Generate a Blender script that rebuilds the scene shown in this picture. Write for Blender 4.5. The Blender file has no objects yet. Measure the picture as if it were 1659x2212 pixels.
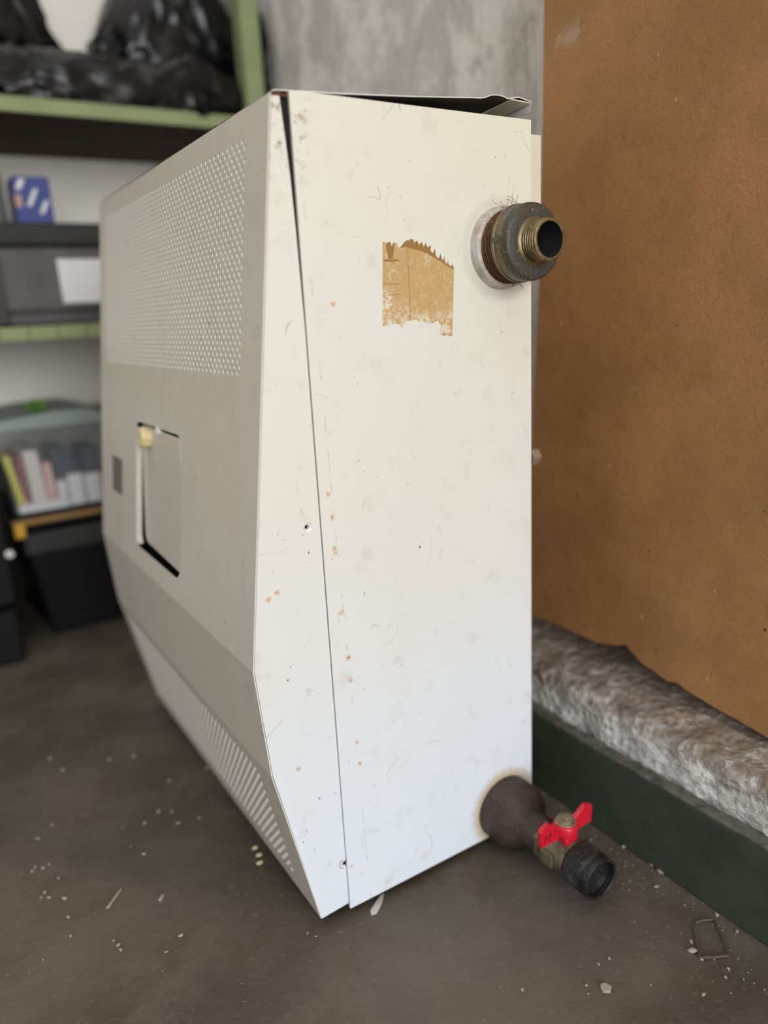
import bpy, bmesh, math, random
from mathutils import Vector, Matrix, noise
from mathutils.geometry import tessellate_polygon

scene = bpy.context.scene
col = scene.collection
rnd = random.Random(7)

# ------------------------------------------------------------------ camera
CAM_LOC = Vector((-.2599, -.518, .529))
YAW, PITCH, ROLL = .5526, .2607, -.0531
F_PIX, IMG_W = 1620.6, 1659.0
fw = Vector((math.sin(YAW)*math.cos(PITCH), math.cos(YAW)*math.cos(PITCH), -math.sin(PITCH)))
sd = Vector((math.cos(YAW), -math.sin(YAW), 0))
up = sd.cross(fw)
sd2 = sd*math.cos(ROLL) + up*math.sin(ROLL)
up2 = up*math.cos(ROLL) - sd*math.sin(ROLL)
cam_data = bpy.data.cameras.new('camera')
cam = bpy.data.objects.new('camera', cam_data)
col.objects.link(cam)
rot = Matrix((sd2, up2, -fw)).transposed()
cam.matrix_world = Matrix.Translation(CAM_LOC) @ rot.to_4x4()
cam_data.sensor_fit = 'HORIZONTAL'
cam_data.sensor_width = 36.0
cam_data.lens = 36.0*F_PIX/IMG_W
cam_data.clip_start = .01
cam_data.dof.use_dof = True
cam_data.dof.focus_distance = .62
cam_data.dof.aperture_fstop = 2.7
scene.camera = cam

# ------------------------------------------------------------------ light
scene.view_settings.view_transform = 'Standard'
scene.view_settings.look = 'None'
scene.view_settings.exposure = 0.0
scene.view_settings.gamma = 1.0
world = bpy.data.worlds.new('world')
scene.world = world
world.use_nodes = True
wt = world.node_tree
wb = wt.nodes['Background']
wb.inputs['Strength'].default_value = 1.45
w_co = wt.nodes.new('ShaderNodeTexCoord')
w_sep = wt.nodes.new('ShaderNodeSeparateXYZ')
w_map = wt.nodes.new('ShaderNodeMapRange')
w_mix = wt.nodes.new('ShaderNodeMix')
w_mix.data_type = 'RGBA'
wt.links.new(w_co.outputs['Generated'], w_sep.inputs[0])
wt.links.new(w_sep.outputs['Z'], w_map.inputs['Value'])
w_map.inputs['From Min'].default_value = .15
w_map.inputs['From Max'].default_value = 1.0
wt.links.new(w_map.outputs['Result'], w_mix.inputs[0])
w_mix.inputs[6].default_value = (.05, .045, .04, 1)
w_mix.inputs[7].default_value = (1.0, .975, .93, 1)
wt.links.new(w_mix.outputs[2], wb.inputs['Color'])


def area(name, loc, target, sx, sy, power, color):
    d = bpy.data.lights.new(name, 'AREA')
    d.shape = 'RECTANGLE'
    d.size, d.size_y, d.energy, d.color = sx, sy, power, color
    o = bpy.data.objects.new(name, d)
    col.objects.link(o)
    o.location = loc
    o.rotation_euler = (Vector(target)-Vector(loc)).to_track_quat('-Z', 'Y').to_euler()
    return o


# daylight through the open garage door, behind the photographer
area('door_daylight', (-.35, -5.0, 1.35), (.1, .2, .45), 4.2, 2.5, 300, (.98, .99, 1.0))

# ------------------------------------------------------------------ constants of the place
FZ = -.010                       # floor height
WX = .405                        # right wall
WY = 1.19                        # back wall

# ------------------------------------------------------------------ node helper


class N:
    def __init__(s, name):
        s.m = bpy.data.materials.new(name)
        s.m.use_nodes = True
        s.t = s.m.node_tree
        s.b = s.t.nodes['Principled BSDF']
        s._pos = None

    def new(s, k):
        return s.t.nodes.new(k)

    def link(s, a, b):
        s.t.links.new(a, b)

    def setin(s, sock, v):
        if isinstance(v, bpy.types.NodeSocket):
            s.link(v, sock)
        elif isinstance(v, (tuple, list)) and len(v) == 3 and sock.type == 'RGBA':
            sock.default_value = (*v, 1)
        else:
            sock.default_value = v

    def pos(s):
        if s._pos is None:
            s._pos = s.new('ShaderNodeNewGeometry').outputs['Position']
        return s._pos

    def scaled(s, v, vec=None):
        n = s.new('ShaderNodeVectorMath')
        n.operation = 'MULTIPLY'
        s.setin(n.inputs[0], vec or s.pos())
        n.inputs[1].default_value = v
        return n.outputs[0]

    def noise(s, scale, detail=4, rough=.55, vec=None, dist=0.0):
        n = s.new('ShaderNodeTexNoise')
        n.inputs['Scale'].default_value = scale
        n.inputs['Detail'].default_value = detail
        n.inputs['Roughness'].default_value = rough
        n.inputs['Distortion'].default_value = dist
        s.link(vec or s.pos(), n.inputs['Vector'])
        return n.outputs['Fac']

    def voro(s, scale, vec=None, out='Distance', feat='F1'):
        n = s.new('ShaderNodeTexVoronoi')
        n.feature = feat
        n.inputs['Scale'].default_value = scale
        s.link(vec or s.pos(), n.inputs['Vector'])
        return n.outputs[out]

    def step(s, v, a, b):                      # smooth 0..1 between a and b (a>b inverts)
        n = s.new('ShaderNodeMapRange')
        n.interpolation_type = 'SMOOTHSTEP'
        s.setin(n.inputs['Value'], v)
        if a < b:
            n.inputs['From Min'].default_value, n.inputs['From Max'].default_value = a, b
        else:
            n.inputs['From Min'].default_value, n.inputs['From Max'].default_value = b, a
            n.inputs['To Min'].default_value, n.inputs['To Max'].default_value = 1, 0
        return n.outputs['Result']

    def op(s, o, a, b=0.0, c=0.0):
        n = s.new('ShaderNodeMath')
        n.operation = o
        s.setin(n.inputs[0], a)
        s.setin(n.inputs[1], b)
        s.setin(n.inputs[2], c)
        return n.outputs[0]

    def mix(s, f, a, b):
        n = s.new('ShaderNodeMix')
        n.data_type = 'RGBA'
        s.setin(n.inputs[0], f)
        s.setin(n.inputs[6], a)
        s.setin(n.inputs[7], b)
        return n.outputs[2]

    def xyz(s):
        n = s.new('ShaderNodeSeparateXYZ')
        s.link(s.pos(), n.inputs[0])
        return n.outputs

    def dist(s, p):
        n = s.new('ShaderNodeVectorMath')
        n.operation = 'DISTANCE'
        s.link(s.pos(), n.inputs[0])
        n.inputs[1].default_value = p
        return n.outputs['Value']

    def bump(s, h, strength=.3, dist=.001):
        n = s.new('ShaderNodeBump')
        n.inputs['Strength'].default_value = strength
        n.inputs['Distance'].default_value = dist
        s.link(h, n.inputs['Height'])
        s.link(n.outputs[0], s.b.inputs['Normal'])

    def fin(s, c, rough=.5, metal=0.0, spec=.5):
        s.setin(s.b.inputs['Base Color'], c)
        s.setin(s.b.inputs['Roughness'], rough)
        s.setin(s.b.inputs['Metallic'], metal)
        s.b.inputs['Specular IOR Level'].default_value = spec
        return s.m


def plain(name, c, rough=.5, metal=0.0, spec=.5, var=.25, scale=30):
    n = N(name)
    f = n.noise(scale, 3)
    d = tuple(x*(1-var) for x in c)
    return n.fin(n.mix(f, d, tuple(min(1, x*(1+var*.6)) for x in c)), rough, metal, spec)


# ------------------------------------------------------------------ materials
RUSTS = [(0.0228,0.5365),(0.0094,0.3456),(0.0103,0.341),(0.0116,0.2892),(0.0152,0.2472),(0.0159,0.2261),(0.0035,0.0425),(-0.0386,0.1598),(-0.0507,0.3159),(-0.0432,0.3202),(0.0076,0.3916),(0.0097,0.3713),(0.018,0.1644),(0.0193,0.1429)]
SPECKS = [(-0.0128,0.3465),(0.0582,0.6245),(0.0786,0.6204),(0.0343,0.654),(0.0936,0.3288),(0.067,0.1907),(-0.058,0.1442),(-0.0405,0.0886),(-0.0443,0.3378),(0.0374,0.2338),(-0.0303,0.0761),(-0.0217,0.1241),(0.1733,0.6257),(-0.044,0.3204),(0.1851,0.6475),(-0.01,0.6463),(0.2082,0.6658),(-0.0407,0.2432)]


def enamel(name, side):
    n = N(name)
    x, y, z = n.xyz()
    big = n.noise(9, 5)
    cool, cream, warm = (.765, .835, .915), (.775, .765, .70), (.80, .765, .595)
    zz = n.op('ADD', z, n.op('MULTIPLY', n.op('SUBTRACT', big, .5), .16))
    c = n.mix(n.step(zz, .02, .40), cool, cream) if side else n.mix(n.step(zz, .05, .6), (.64, .605, .54), (.65, .61, .53))  # bluish skylight tint painted into the lower side panel
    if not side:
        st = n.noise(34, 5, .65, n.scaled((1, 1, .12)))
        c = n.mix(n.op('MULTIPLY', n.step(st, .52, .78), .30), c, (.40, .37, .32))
    if side:                                  # tone turns yellower near the top, most at the back
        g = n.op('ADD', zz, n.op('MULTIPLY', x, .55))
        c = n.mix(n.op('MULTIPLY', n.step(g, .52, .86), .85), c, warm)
    smud = n.step(n.noise(38, 6, .65), .54, .74)
    c = n.mix(n.op('MULTIPLY', smud, .30), c, (.50, .47, .40))
    # hairline scratches
    ln = n.op('ABSOLUTE', n.op('SUBTRACT', n.noise(13, 2, .5, dist=1.2), .5))
    gate = n.step(n.noise(21, 2), .56, .62)
    c = n.mix(n.op('MULTIPLY', n.op('MULTIPLY', n.step(ln, .0026, .0006), gate), .7), c, (.24, .22, .2))
    # tiny dirt specks
    vd = n.voro(95)
    sg = n.step(n.noise(30, 2), .52, .58)
    c = n.mix(n.op('MULTIPLY', n.op('MULTIPLY', n.step(vd, .085, .03), sg), .7), c, (.16, .13, .1))
    if side:
        nz = n.op('MULTIPLY', n.op('SUBTRACT', n.noise(420, 3), .5), .006)
        # chips and rust spots
        dmin = None
        for p in SPECKS:
            d = n.dist((p[0], -.0005, p[1]))
            dmin = d if dmin is None else n.op('MINIMUM', dmin, d)
        c = n.mix(n.step(n.op('ADD', dmin, n.op('MULTIPLY', nz, .6)), .0011, .0005), c, (.07, .055, .045))
        dmin = None
        for p in RUSTS:
            d = n.dist((p[0], -.0005, p[1]))
            dmin = d if dmin is None else n.op('MINIMUM', dmin, d)
        dn = n.op('ADD', dmin, nz)
        c = n.mix(n.op('MULTIPLY', n.step(dn, .0030, .0010), .7), c, (.62, .33, .12))
        c = n.mix(n.step(dn, .0007, .0001), c, (.17, .07, .025))
        # worn fold line beside the seam
        fold = n.op('ABSOLUTE', n.op('SUBTRACT', x, n.op('ADD', .0075, n.op('MULTIPLY', n.op('SUBTRACT', .52, z), .028))))
        fg = n.step(n.noise(60, 4, .7), .50, .62)
        c = n.mix(n.op('MULTIPLY', n.op('MULTIPLY', n.step(fold, .0008, .0002), fg), .45), c, (.42, .27, .15))
        # rusty stain round the lower pipe, soft shadow ring painted round the upper one
        d = n.dist((.187, 0, .026))
        d = n.op('ADD', d, n.op('MULTIPLY', nz, 2.2))
        c = n.mix(n.op('MULTIPLY', n.step(d, .0475, .034), .85), c, (.52, .40, .22))
        d = n.dist((.19, 0, .575))
        c = n.mix(n.op('MULTIPLY', n.step(n.op('ADD', d, nz), .046, .037), .35), c, (.45, .42, .38))
        # chipped paint on the panel edges at the top corner
        e = n.op('MULTIPLY', n.step(x, .020, .004), n.step(z, .60, .68))
        e = n.op('MULTIPLY', e, n.step(n.noise(150, 4, .7), .52, .6))
        c = n.mix(n.op('MULTIPLY', e, .7), c, (.30, .22, .13))
    n.bump(n.noise(600, 2), .05, .0005)
    return n.fin(c, .38, 0, .45)


M = {}
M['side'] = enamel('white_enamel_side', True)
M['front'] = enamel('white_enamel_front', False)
M['lip'] = plain('worn_lit_enamel_edge', (.83, .81, .765), .35, 0, .5, .1, 60)
M['groove'] = plain('rusty_groove', (.16, .085, .05), .8, 0, .3, .6, 90)
M['dark'] = plain('shade_dark_steel', (.018, .016, .014), .8, 0, .2, .4, 40)  # near black standing in for shade inside the heater
M['black'] = plain('black_void_shade', (.004, .004, .004), .9, 0, .1)  # flat black painted in for the shade inside openings
M['under'] = plain('bare_sheet_underside', (.19, .165, .135), .7, 0, .3, .5, 30)
M['cream'] = plain('cream_bracket_paint', (.74, .68, .53), .5, 0, .4, .08, 60)
M['brass_knob'] = plain('pale_brass', (.86, .70, .38), .40, .15, .5, .2, 60)
M['tanbolt'] = plain('tan_zinc', (.42, .34, .24), .5, .5, .5, .4, 200)
M['badge'] = plain('grey_badge', (.17, .16, .14), .6, 0, .4, .3, 150)


def residue():
    n = N('tape_residue')
    c = n.mix(n.noise(70, 5, .7), (.60, .42, .20), (.50, .31, .11))
    c = n.mix(n.op('MULTIPLY', n.step(n.noise(330, 3, .7), .55, .66), .55), c, (.70, .58, .38))
    x, y, z = n.xyz()
    # torn pale paper towards the bottom and along tears
    t = n.step(n.op('ADD', z, n.op('MULTIPLY', n.op('SUBTRACT', n.noise(55, 4, .65), .5), .06)), .535, .515)
    t = n.op('MULTIPLY', t, n.step(n.noise(260, 3, .7), .44, .54))
    c = n.mix(n.op('MULTIPLY', t, .75), c, (.80, .74, .62))
    w = n.op('MULTIPLY', n.step(n.noise(36, 5, .75, n.scaled((1, 1, .45))), .56, .64), n.step(n.noise(420, 2, .6), .42, .56))
    c = n.mix(n.op('MULTIPLY', w, .8), c, (.80, .74, .62))
    c = n.mix(n.op('MULTIPLY', n.step(n.voro(300), .14, .06), .5), c, (.33, .19, .07))
    for xv in (.0935,):
        c = n.mix(n.op('MULTIPLY', n.step(n.op('ABSOLUTE', n.op('SUBTRACT', x, xv)), .0004, .0002), .6), c, (.2, .1, .04))
    for zv in (.5495, .5415):
        w = n.op('MULTIPLY', n.step(n.op('ABSOLUTE', n.op('SUBTRACT', z, zv)), .0004, .0002), n.step(x, .0855, .0850))
        c = n.mix(n.op('MULTIPLY', w, .6), c, (.25, .13, .05))
    n.bump(n.noise(300, 3), .3, .0006)
    return n.fin(c, .75, 0, .2)


M['residue'] = residue()
M['torn'] = plain('brown_torn_adhesive', (.34, .19, .06), .7, 0, .3, .25, 120)


def worn_metal(name, a, b, c3, rough, metal, sc=70):
    n = N(name)
    c = n.mix(n.step(n.noise(sc, 5, .65), .38, .62), a, b)
    c = n.mix(n.step(n.noise(sc*6, 3, .6), .60, .70), c, c3)
    n.bump(n.noise(sc*7, 3), .25, .0005)
    return n.fin(c, rough, metal, .5)


M['brass_old'] = worn_metal('tarnished_brass', (.115, .105, .085), (.19, .145, .075), (.30, .29, .25), .48, .55, 60)
M['brass_grey'] = worn_metal('grey_tarnish', (.072, .072, .062), (.085, .067, .040), (.27, .275, .26), .55, .35, 70)
M['brass_thread'] = worn_metal('thread_brass', (.30, .23, .11), (.17, .13, .07), (.42, .36, .22), .42, .7, 90)
M['bore'] = plain('pipe_bore', (.03, .03, .032), .6, .2, .3, .4, 90)
M['collar'] = worn_metal('worn_white_collar', (.64, .62, .59), (.46, .38, .31), (.72, .71, .70), .6, 0, 55)
M['hempthread'] = worn_metal('rusty_thread', (.13, .055, .028), (.085, .036, .02), (.22, .10, .05), .8, 0, 110)
M['hemp'] = plain('hemp_fibre', (.33, .19, .09), .8, 0, .2, .3, 200)
M['oxide'] = worn_metal('brown_oxide_paint', (.060, .036, .030), (.040, .026, .022), (.11, .085, .07), .55, 0, 60)
M['valve'] = worn_metal('dirty_nickel_brass', (.21, .17, .115), (.13, .105, .07), (.34, .30, .24), .45, .5, 80)
M['red'] = plain('red_enamel', (.62, .012, .032), .30, 0, .5, .10, 60)
M['ink'] = plain('marker_ink', (.03, .006, .01), .6, 0, .2)
M['nutbrass'] = worn_metal('hex_brass', (.42, .34, .24), (.28, .22, .15), (.55, .48, .38), .4, .6, 150)


def blackdust():
    n = N('dusty_black_plastic')
    c = n.mix(n.op('MULTIPLY', n.step(n.noise(240, 4, .7), .52, .72), .6), (.013, .013, .015), (.10, .09, .075))
    n.bump(n.noise(250, 3), .25, .0006)
    return n.fin(c, .42, 0, .45)


M['nut'] = blackdust()
M['bag'] = plain('black_bin_liner', (.004, .004, .005), .27, 0, .42, .4, 20)
M['tote'] = plain('black_tote_plastic', (.005, .005, .006), .6, 0, .18, .3, 15)
M['ochre'] = plain('ochre_plastic', (.30, .17, .055), .6, 0, .3, .2, 30)
M['yellow'] = plain('yellow_clip', (.55, .30, .02), .5, 0, .4, .15, 30)
M['green_rail'] = plain('pale_green_paint', (.26, .305, .145), .6, 0, .3, .22, 14)
M['plank'] = plain('dark_brown_plank', (.065, .040, .022), .8, 0, .2, .5, 18)
M['darkbox'] = plain('charcoal_box', (.11, .10, .105), .6, 0, .3, .55, 16)
M['darkband'] = plain('dark_band', (.026, .026, .026), .6, 0, .3, .3, 16)
M['paper'] = plain('white_paper', (.72, .72, .73), .7, 0, .2, .06, 40)
M['blue'] = plain('blue_carton', (.018, .04, .22), .45, 0, .4, .2, 20)
M['tan'] = plain('tan_card', (.50, .33, .22), .7, 0, .2, .1, 20)
M['greyblue'] = plain('grey_green_plastic', (.20, .22, .215), .5, 0, .4, .3, 14)
M['bow'] = plain('bright_green_plastic', (.07, .20, .010), .5, 0, .4, .2, 30)
M['bk_yellow'] = plain('yellow_cover', (.62, .56, .08), .6, 0, .3, .1, 20)
M['bk_red'] = plain('dull_red_cover', (.42, .10, .11), .6, 0, .3, .2, 20)
M['bk_cream'] = plain('cream_cover', (.66, .60, .53), .6, 0, .3, .12, 20)
M['bk_pink'] = plain('pink_cover', (.68, .42, .37), .6, 0, .3, .2, 30)
M['bk_navy'] = plain('navy_cover', (.035, .038, .065), .6, 0, .3, .3, 20)
M['bk_white'] = plain('white_card', (.72, .69, .70), .6, 0, .3, .1, 30)
M['lidplastic'] = plain('grey_green_lid', (.22, .27, .245), .45, 0, .4, .2, 20)
M['white_dot'] = plain('pale_button', (.62, .60, .57), .5, 0, .4, .05, 20)


def clear_plastic():
    n = N('clear_crate_plastic')
    tr = n.new('ShaderNodeBsdfTransparent')
    tr.inputs[0].default_value = (.93, .95, .96, 1)
    mx = n.new('ShaderNodeMixShader')
    mx.inputs[0].default_value = .13
    out = n.t.nodes['Material Output']
    n.fin((.55, .57, .58), .35, 0, .5)
    n.link(tr.outputs[0], mx.inputs[1])
    n.link(n.b.outputs[0], mx.inputs[2])
    n.link(mx.outputs[0], out.inputs[0])
    return n.m


M['clear'] = clear_plastic()


def concrete_floor():
    n = N('dark_concrete_floor')
    c = n.mix(n.step(n.noise(3.2, 6, .6), .35, .68), (.060, .048, .036), (.138, .116, .090))
    c = n.mix(n.op('MULTIPLY', n.step(n.noise(11, 5, .65), .50, .72), .55), c, (.078, .054, .034))
    c = n.mix(n.op('MULTIPLY', n.step(n.noise(160, 4, .7), .56, .75), .45), c, (.20, .18, .15))
    c = n.mix(n.op('MULTIPLY', n.step(n.voro(120), .075, .03), n.step(n.noise(17, 3), .56, .66)), c, (.30, .27, .23))
    h = n.op('ADD', n.noise(240, 4, .65), n.op('MULTIPLY', n.noise(45, 3), 1.6))
    n.bump(h, .38, .0022)
    return n.fin(c, n.step(n.noise(14, 3), -.6, 1.25), 0, .32)


def wall_grey():
    n = N('grey_plaster_wall')
    v = n.scaled((1, 1, .6))
    c = n.mix(n.step(n.noise(13, 7, .7, v), .40, .60), (.62, .585, .55), (.90, .86, .82))
    c = n.mix(n.op('MULTIPLY', n.step(n.noise(26, 4, .6), .54, .68), .45), c, (.46, .42, .385))
    # white drips running down
    d = n.scaled((0, 1, .16))
    c = n.mix(n.op('MULTIPLY', n.step(n.noise(26, 2, .4, d), .57, .63), n.op('MULTIPLY', n.step(n.noise(9, 3), .46, .6), .75)), c, (.88, .86, .83))
    c = n.mix(n.step(n.noise(13, 5, .7), .70, .75), c, (.22, .15, .11))
    n.bump(n.noise(45, 6, .65), .5, .006)
    return n.fin(c, .85, 0, .2)


def wall_back():
    n = N('cream_plaster_wall')
    c = n.mix(n.noise(6, 5), (.80, .765, .69), (.86, .825, .745))
    n.bump(n.noise(50, 5), .3, .003)
    return n.fin(c, .85, 0, .2)


def hardboard():
    n = N('brown_hardboard')
    c = n.mix(n.step(n.noise(7, 6, .7), .36, .64), (.350, .180, .070), (.475, .240, .094))
    c = n.mix(n.op('MULTIPLY', n.step(n.noise(420, 4, .75), .40, .66), .45), c, (.24, .12, .05))
    c = n.mix(n.op('MULTIPLY', n.step(n.noise(36, 5, .7), .60, .78), .5), c, (.20, .092, .038))
    vd = n.voro(42)
    c = n.mix(n.op('MULTIPLY', n.step(vd, .085, .035), n.step(n.noise(22, 2), .47, .54)), c, (.05, .028, .015))
    vd = n.voro(33, n.scaled((1.13, 1.21, .93)))
    c = n.mix(n.op('MULTIPLY', n.op('MULTIPLY', n.step(vd, .07, .03), n.step(n.noise(19, 2), .49, .55)), .8), c, (.62, .42, .27))
    dd = n.op('ADD', n.dist((.34, .070, .774)), n.op('MULTIPLY', n.op('SUBTRACT', n.noise(75, 5, .7), .5), .075))
    c = n.mix(n.op('MULTIPLY', n.step(dd, .016, .004), .5), c, (.55, .42, .32))
    h = n.op('ADD', n.noise(380, 3), n.op('MULTIPLY', n.noise(30, 5, .65), 2.5))
    n.bump(h, .17, .0018)
    return n.fin(c, .62, 0, .35)


def plinth_mat():
    n = N('rough_plinth_plaster')
    x, y, z = n.xyz()
    c = n.mix(n.step(n.noise(115, 6, .7), .36, .60), (.54, .525, .505), (.86, .845, .825))
    c = n.mix(n.step(n.noise(190, 4, .7), .60, .72), c, (.86, .85, .83))
    t = n.op('ADD', n.op('MULTIPLY', n.op('SUBTRACT', z, .117), 26), n.op('MULTIPLY', n.op('SUBTRACT', n.noise(48, 4, .7), .5), 2.2))
    dirt = n.mix(n.noise(150, 4, .7), (.15, .105, .072), (.34, .265, .20))
    c = n.mix(n.op('MULTIPLY', n.step(t, -.5, .5), .93), c, dirt)
    n.bump(n.op('ADD', n.noise(170, 5, .7), n.op('MULTIPLY', n.voro(105), 1.3)), .9, .005)
    return n.fin(c, .9, 0, .15)


def skirting_mat():
    n = N('dark_green_gloss_board')
    c = n.mix(n.step(n.noise(20, 5), .3, .7), (.038, .050, .034), (.058, .074, .050))
    x, y, z = n.xyz()
    c = n.mix(n.op('MULTIPLY', n.step(z, .078, .086), n.step(n.noise(70, 4), .35, .6)), c, (.13, .125, .10))
    c = n.mix(n.op('MULTIPLY', n.step(n.noise(14, 5, .7, n.scaled((1, .4, 2))), .55, .75), .35), c, (.085, .095, .075))
    n.bump(n.noise(40, 4), .15, .002)
    return n.fin(c, .55, 0, .3)


M['floor'], M['wall_grey'], M['wall_back'] = concrete_floor(), wall_grey(), wall_back()
M['board'], M['plinth'], M['skirting'] = hardboard(), plinth_mat(), skirting_mat()
M['crumb'] = plain('plaster_crumb', (.38, .34, .29), .9, 0, .1, .3, 300)
M['crumb_yellow'] = plain('yellowish_crumb', (.55, .47, .30), .9, 0, .1, .3, 300)
M['wire'] = plain('dirty_steel_wire', (.11, .09, .065), .65, .2, .4, .4, 150)
M['glasschip'] = plain('milky_chip', (.58, .56, .55), .4, 0, .5, .2, 100)

# ------------------------------------------------------------------ mesh builder
ORG = {}


def tag(o, label=None, cat=None, group=None, kind=None):
    for k, v in (('label', label), ('category', cat), ('group', group), ('kind', kind)):
        if v:
            o[k] = v
    return o


def thing(name, loc, label, cat, group=None):
    o = bpy.data.objects.new(name, None)
    o.empty_display_size = .05
    col.objects.link(o)
    o.location = loc
    ORG[o.name] = Vector(loc)
    return tag(o, label, cat, group)


class MB:
    def __init__(s):
        s.v, s.f, s.mi = [], [], []

    def add(s, vs, fs, mi=0):
        b = len(s.v)
        s.v += [tuple(v) for v in vs]
        s.f += [tuple(i+b for i in f) for f in fs]
        s.mi += [mi]*len(fs)
        return s

    def box(s, x0, x1, y0, y1, z0, z1, mi=0):
        vs = [(x, y, z) for x in (x0, x1) for y in (y0, y1) for z in (z0, z1)]
        return s.add(vs, [(0, 1, 3, 2), (4, 6, 7, 5), (0, 4, 5, 1), (2, 3, 7, 6), (0, 2, 6, 4), (1, 5, 7, 3)], mi)

    def prism(s, base, vec, mi=0):              # polygon (3D points) swept along vec
        n = len(base)
        vec = Vector(vec)
        vs = [Vector(p) for p in base] + [Vector(p)+vec for p in base]
        fs = [(i, (i+1) % n, n+(i+1) % n, n+i) for i in range(n)]
        for t in tessellate_polygon([[Vector(p) for p in base]]):
            fs.append(tuple(t))
            fs.append(tuple(n+i for i in reversed(t)))
        return s.add(vs, fs, mi)

    def lathe(s, c, prof, axis='Y', seg=48, mi=0, wob=None, closed=False):
        # prof: (position along axis, radius) list
        vs, fs = [], []
        for (a, r) in prof:
            for i in range(seg):
                t = 2*math.pi*i/seg
                p, q = r*math.cos(t), r*math.sin(t)
                if axis == 'Y':
                    vs.append((c[0]+p, a, c[1]+q))
                elif axis == 'Z':
                    vs.append((c[0]+p, c[1]+q, a))
                else:
                    vs.append((a, c[0]+p, c[1]+q))
        for k in range(len(prof)-1):
            for i in range(seg):
                j = (i+1) % seg
                fs.append((k*seg+i, k*seg+j, (k+1)*seg+j, (k+1)*seg+i))
        if closed:
            fs.append(tuple(reversed(range(seg))))
            fs.append(tuple((len(prof)-1)*seg+i for i in range(seg)))
        return s.add(vs, fs, mi)

    def tube(s, pts, r, n=8, mi=0, closed=False):
        pts = [Vector(p) for p in pts]
        vs, fs = [], []
        m = len(pts)
        u = None
        for i, p in enumerate(pts):
            if closed:
                d = pts[(i+1) % m]-pts[i-1]
            else:
                d = pts[min(i+1, m-1)]-pts[max(i-1, 0)]
            d.normalize()
            if u is None:
                u = d.orthogonal().normalized()
            u = (u - d*u.dot(d)).normalized()
            w = d.cross(u)
            rr = r[i] if isinstance(r, (list, tuple)) else r
            for k in range(n):
                t = 2*math.pi*k/n
                vs.append(p + (u*math.cos(t)+w*math.sin(t))*rr)
        for i in range(m if closed else m-1):
            a, b = i*n, ((i+1) % m)*n
            for k in range(n):
                l = (k+1) % n
                fs.append((a+k, a+l, b+l, b+k))
        if not closed:
            fs.append(tuple(reversed(range(n))))
            fs.append(tuple((m-1)*n+k for k in range(n)))
        return s.add(vs, fs, mi)

    def build(s, name, mats, parent=None, bevel=0, ang=35, solid=0, fix=True):
        org = ORG.get(parent.name, Vector()) if parent else Vector()
        me = bpy.data.meshes.new(name)
        me.from_pydata([tuple(Vector(v)-org) for v in s.v], [], s.f)
        if not isinstance(mats, (list, tuple)):
            mats = [mats]
        for m in mats:
            me.materials.append(m)
        for p, i in zip(me.polygons, s.mi):
            p.material_index = i
            p.use_smooth = True
        if fix:
            bm = bmesh.new()
            bm.from_mesh(me)
            bmesh.ops.recalc_face_normals(bm, faces=bm.faces)
            bm.to_mesh(me)
            bm.free()
        me.set_sharp_from_angle(angle=math.radians(ang))
        o = bpy.data.objects.new(name, me)
        col.objects.link(o)
        if parent:
            o.parent = parent
            ORG[o.name] = org
        if bevel:
            b = o.modifiers.new('bevel', 'BEVEL')
            b.width, b.segments, b.limit_method = bevel, 2, 'ANGLE'
            b.harden_normals = False
        return o


# ------------------------------------------------------------------ the setting
mb = MB()
mb.add([(-3.2, -5.3, FZ), (WX+.05, -5.3, FZ), (WX+.05, WY+.05, FZ), (-3.2, WY+.05, FZ)], [(0, 1, 2, 3)])
tag(mb.build('floor', M['floor'], fix=False), kind='structure')
tag(MB().box(WX, WX+.12, -5.3, WY, FZ-.05, 2.4).build('wall_right', M['wall_grey']), kind='structure')
tag(MB().box(-3.2, WX+.12, WY, WY+.12, FZ-.05, 2.4).build('wall_back', M['wall_back']), kind='structure')

# rough masonry plinth at the foot of the right wall
PX, PT = .290, .127
prof = []
for i in range(15):
    prof.append((PX, FZ + (PT-.012-FZ)*i/14, 1.0))
for i in range(1, 7):
    a = math.pi/2*i/6
    prof.append((PX+.012*(1-math.cos(a)), PT-.012+.012*math.sin(a), 1.0))
for i in range(1, 16):
    prof.append((PX+.012+(WX-PX-.012)*i/15, PT+.012*i/15, 1.0))
ys = [-1.3+.006*i for i in range(int((WY+1.3)/.006)+1)]
vs, fs = [], []
for y in ys:
    for (x, z, w) in prof:
        p = Vector((x, y, z))
        d = noise.fractal(p*38, 1.0, 2.1, 5)*.0042 + noise.noise(p*9)*.005
        edge = max(0.0, 1-abs(z-PT)/.03)
        vs.append((x - d*(1 if z < PT-.004 else .3), y, z + d*(.9 if z > PT-.02 else 0) - .004*edge*max(0, noise.noise(p*22))))
n = len(prof)
for j in range(len(ys)-1):
    for i in range(n-1):
        fs.append((j*n+i, j*n+i+1, (j+1)*n+i+1, (j+1)*n+i))
mb = MB()
mb.add(vs, fs)
tag(mb.build('trim_1', M['plinth'], ang=60), kind='structure')
# dark green skirting board in front of the plinth
tag(MB().box(.272, .2855, -1.3, 1.18, FZ, .0845).build('baseboard_right', M['skirting'], bevel=.002), kind='structure')

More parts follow.
